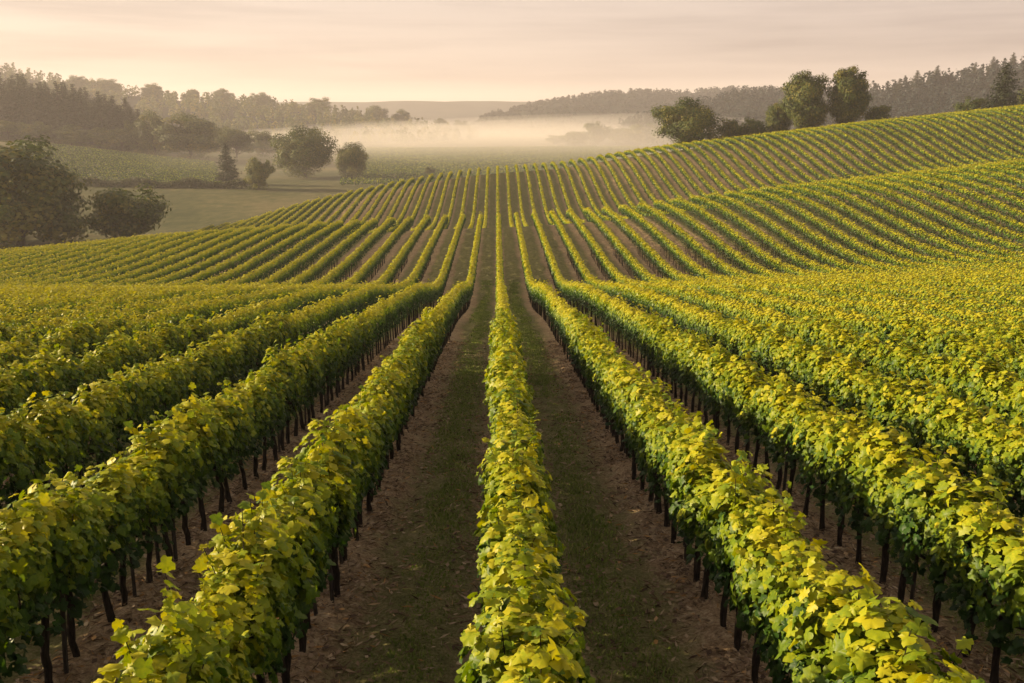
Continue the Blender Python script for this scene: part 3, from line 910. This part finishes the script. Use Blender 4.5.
# trees on the right crest
def crest_tree(kind, var, px, dY, top, w, label, group=None, rz=None, sink=.3):
    u = ray(px, 130)[0]
    Y = float(np.interp(u, UG, C2L)) + dY
    p = at(px, Y)
    plant(kind, var, (p.x, p.y, p.z - sink), CAMZ + ray(px, top)[1] * Y - p.z + sink, size_px(w, Y), label, group, rz)
crest_tree('lone', 1, 688, 9, 97, 61, 'large round broadleaf tree on the vineyard crest', rz=2.2)
crest_tree('bush', 0, 731, 12, 118, 32, 'first low bush right of the round crest tree')
crest_tree('bush', 1, 754, 12, 117, 28, 'second low bush right of the round crest tree')
crest_tree('tall', 1, 777, 16, 103, 24, 'slim pale tree left of the tall crest pair')
crest_tree('tall', 0, 803, 9, 71, 41, 'left tree of the tall dark pair on the crest', rz=.5)
crest_tree('tall', 1, 846, 9, 66, 37, 'right tree of the tall dark pair on the crest', rz=2.6)
crest_tree('bush', 2, 876, 12, 105, 26, 'low bush at the foot of the tall crest pair')
crest_tree('bush', 1, 969, 14, 96, 30, 'low bush left of the conifer on the right crest')
crest_tree('pine', 0, 1001, 9, 62, 40, 'broad conifer on the right end of the crest', rz=.2)
crest_tree('bush', 0, 1032, 12, 84, 34, 'bush right of the crest conifer at the right edge')
# bushes in the fog beyond the crest
for px, Y, top, w, lab in ((598, 720, 121, 26, 'tallest faint bush in the valley fog beyond the second slope'), (576, 700, 131, 30, 'faint bush left of the tallest bush in the valley fog'), (620, 735, 128, 30, 'faint bush right of the tallest bush in the valley fog'), (643, 720, 123, 34, 'wide faint bush near the round crest tree in the fog'), (556, 740, 135, 22, 'smallest faint bush at the left of the fogged bushes'), (664, 700, 125, 34, 'faint bush behind the round crest tree')):
    plant_px('bush', int(px) % 3, px, Y, top, w, lab)
# a few big crowns on the left ridge line
for px, top, w, lab in ((78, 72, 22, 'wide tree on the left ridge line above the wood'), (108, 75, 30, 'broadest tree on the left ridge line'), (150, 80, 24, 'round tree on the left ridge line above the round end tree'), (194, 86, 15, 'small tree standing up alone on the left ridge'), (222, 85, 24, 'tree at the left end of the level ridge top'), (262, 89, 26, 'tree in the middle of the level ridge top'), (318, 94, 30, 'flat-topped tree on the ridge above the round meadow tree'), (376, 102, 30, 'dark tree group crown on the falling ridge'), (402, 106, 22, 'tree on the falling ridge right of the dark crowns'), (440, 115, 16, 'small tree near the ridge end'), (462, 117, 22, 'last tree at the low end of the left ridge')):
    Y = ridge_left.Y - 30
    top, w = top + 3, w * .8
    X = ray(px, top)[0] * Y
    z = float(ridge_left.h(np.array([X]), np.array([Y]))[0])
    plant('oak', int(px) % 3, (X, Y, z - 1), max(CAMZ + ray(px, top)[1] * Y - z + 1, 6), size_px(w, Y), lab)
for px, top, w, lab in ((900, 74, 16, 'pointed tree at the lower end of the right ridge line'), (918, 66, 20, 'double-topped tree on the right ridge line'), (938, 61, 18, 'tall tree on the right ridge line'), (976, 58, 14, 'slim tree on the right ridge above the crest conifer'), (994, 52, 16, 'dark tree on the right ridge near the edge'), (1014, 48, 16, 'highest tree of the right ridge at the edge')):
    Y = ridge_right.Y - 20
    top = top + 4
    X = ray(px, top)[0] * Y
    z = float(ridge_right.h(np.array([X]), np.array([Y]))[0])
    plant('conifer', int(px), (X, Y, z - 1), max(CAMZ + ray(px, top)[1] * Y - z + 1, 6), size_px(w, Y), lab)

# hedge along the lower edge of the hillside vineyard
def build_hedge():
    rng = np.random.default_rng(8)
    mb = MB()
    m = 5200
    t = rng.random(m)
    a, b = at(78, 296), at(246, 290)
    x = a.x + (b.x - a.x) * t; y = a.y + (b.y - a.y) * t + rng.normal(0, .7, m)
    hgt = 2.3 + .9 * wobble(x, 0 * x, 41, .35)
    z = ground(x, y) + rng.random(m) ** .7 * hgt
    N = np.stack([rng.normal(0, .6, m), -np.ones(m) * .4 + rng.normal(0, .5, m), .5 + rng.normal(0, .5, m)], -1)
    V, Fq, tt = scatter_leaves(np.stack([x, y, z], -1), N, rng.normal(0, 1, (m, 3)), rng.uniform(.4, .8, m), QUAD_V, QUAD_F, np.clip(.4 + rng.normal(0, .2, m), 0, 1))
    mb.add(V, Fq, tt)
    o = link(bpy.data.objects.new('hedge', mb.mesh('hedge', [M_HEDGE])))
    tag(o, 'long dark hedge below the pale hillside vineyard', 'hedge')
build_hedge()

def build_wood(name, label, ridge, x0, x1, n, hgt, wid, seed, quads, leaf, spread, mat, coarse=1.0):
    rng = np.random.default_rng(seed)
    X = rng.uniform(x0, x1, n); Y = ridge.Y - ridge.front * (rng.random(n) ** 1.2) * spread + rng.uniform(0, 25, n)
    Z = ridge.h(X, Y)
    q = Z > ridge.base + 2
    X, Y, Z = X[q], Y[q], Z[q]; m = len(X)
    h = hgt * rng.uniform(.6, 1.25, m); w = wid * rng.uniform(.7, 1.3, m)
    pid = np.repeat(np.arange(m), quads)
    d = unit(rng.normal(0, 1, (m * quads, 3)))
    cone = rng.random(m)[pid] < coarse
    zz = .5 + d[:, 2] * .5
    rr = np.where(cone, np.clip(1.05 - zz, .05, 1) * 1.0, np.sqrt(np.clip(1 - d[:, 2] ** 2, 0, 1)) * .62)
    ang = np.arctan2(d[:, 1], d[:, 0])
    P = np.stack([X[pid] + np.cos(ang) * rr * w[pid], Y[pid] + np.sin(ang) * rr * w[pid], Z[pid] - 1 + zz * h[pid]], -1) + rng.normal(0, .4, (m * quads, 3))
    N = np.stack([np.cos(ang), np.sin(ang), .4 + d[:, 2]], -1) + rng.normal(0, .4, P.shape)
    V, Fq, tt = scatter_leaves(P, N, rng.normal(0, 1, P.shape) + np.array([0, 0, -.5]), leaf * rng.uniform(.7, 1.3, len(P)), QUAD_V, QUAD_F, np.clip(.45 + rng.normal(0, .16, m)[pid] + rng.normal(0, .1, len(P)), 0, 1))
    o = link(bpy.data.objects.new(name, np_mesh(name, V, [Fq], [mat], [0], [tt])))
    tag(o, label, 'woodland', kind='stuff')
build_wood('woodland', 'hazy woodland covering the left ridge', ridge_left, ridge_left.x[1], ridge_left.x[-2], 1500, 11, 4.2, 51, 44, 2.2, .85, M_TREE, .15)
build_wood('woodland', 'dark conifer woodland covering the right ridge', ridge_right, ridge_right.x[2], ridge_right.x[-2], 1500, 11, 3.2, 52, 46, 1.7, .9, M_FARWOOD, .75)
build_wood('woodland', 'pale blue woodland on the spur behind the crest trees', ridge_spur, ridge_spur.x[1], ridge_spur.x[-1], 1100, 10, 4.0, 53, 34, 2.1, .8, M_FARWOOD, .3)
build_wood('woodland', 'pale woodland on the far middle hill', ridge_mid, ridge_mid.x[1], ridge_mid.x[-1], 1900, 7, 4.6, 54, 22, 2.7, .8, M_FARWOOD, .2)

# ------------------------------------------------------------------ haze and valley fog
def vol_mat(name, color, density, aniso):
    m = bpy.data.materials.new(name)
    m.use_nodes = True
    nt = m.node_tree
    nt.nodes.remove(nt.nodes['Principled BSDF'])
    v = nt.nodes.new('ShaderNodeVolumePrincipled')
    v.inputs['Color'].default_value = (*color, 1)
    v.inputs['Density'].default_value = density
    v.inputs['Anisotropy'].default_value = aniso
    nt.links.new(v.outputs['Volume'], nt.nodes['Material Output'].inputs['Volume'])
    return m

def box_mesh(name, lo, hi, mat):
    V = np.array([(x, y, z) for x in (lo[0], hi[0]) for y in (lo[1], hi[1]) for z in (lo[2], hi[2])])
    Fq = np.array([(0, 1, 3, 2), (4, 6, 7, 5), (0, 4, 5, 1), (2, 3, 7, 6), (0, 2, 6, 4), (1, 5, 7, 3)])
    return np_mesh(name, V, [Fq], [mat])

hz = link(bpy.data.objects.new('haze', box_mesh('haze', (-8700, -80, -40), (8700, 5400, 125), vol_mat('morning_haze', (.95, .89, .90), .00029, .20))))
tag(hz, kind='stuff')

def fog_bank(c, r, dens, label):
    u, v = 40, 18
    th = np.linspace(0, 2 * math.pi, u, endpoint=False); ph = np.linspace(.04, math.pi - .04, v)
    TH, PH = np.meshgrid(th, ph, indexing='ij')
    V = np.stack([c[0] + r[0] * np.cos(TH) * np.sin(PH), c[1] + r[1] * np.sin(TH) * np.sin(PH), c[2] + r[2] * np.cos(PH) * (1 + .12 * np.sin(3 * TH + 1))], -1).reshape(-1, 3)
    i = np.arange(u)[:, None]; j = np.arange(v - 1)[None]; k = (i + 1) % u
    Fq = np.stack([i * v + j, i * v + j + 1, k * v + j + 1, k * v + j], -1).reshape(-1, 4)
    cap = [np.arange(u)[None] * v, (np.arange(u)[::-1])[None] * v + v - 1]
    o = link(bpy.data.objects.new('fog', np_mesh('fog', V, [Fq] + cap, [vol_mat('valley_fog', (1, .95, .9), dens, .3)])))
    tag(o, label, 'fog', kind='stuff')
fog_bank((-50, 760, -22), (250, 280, 21), .0010, 'pale fog lying in the valley below the left ridge')
fog_bank((150, 790, -23), (430, 420, 27), .0012, 'brightest fog bank in the valley beyond the second slope')
fog_bank((110, 640, -24), (450, 410, 21), .0011, 'thin mist thinning out over the valley floor towards the vineyard')
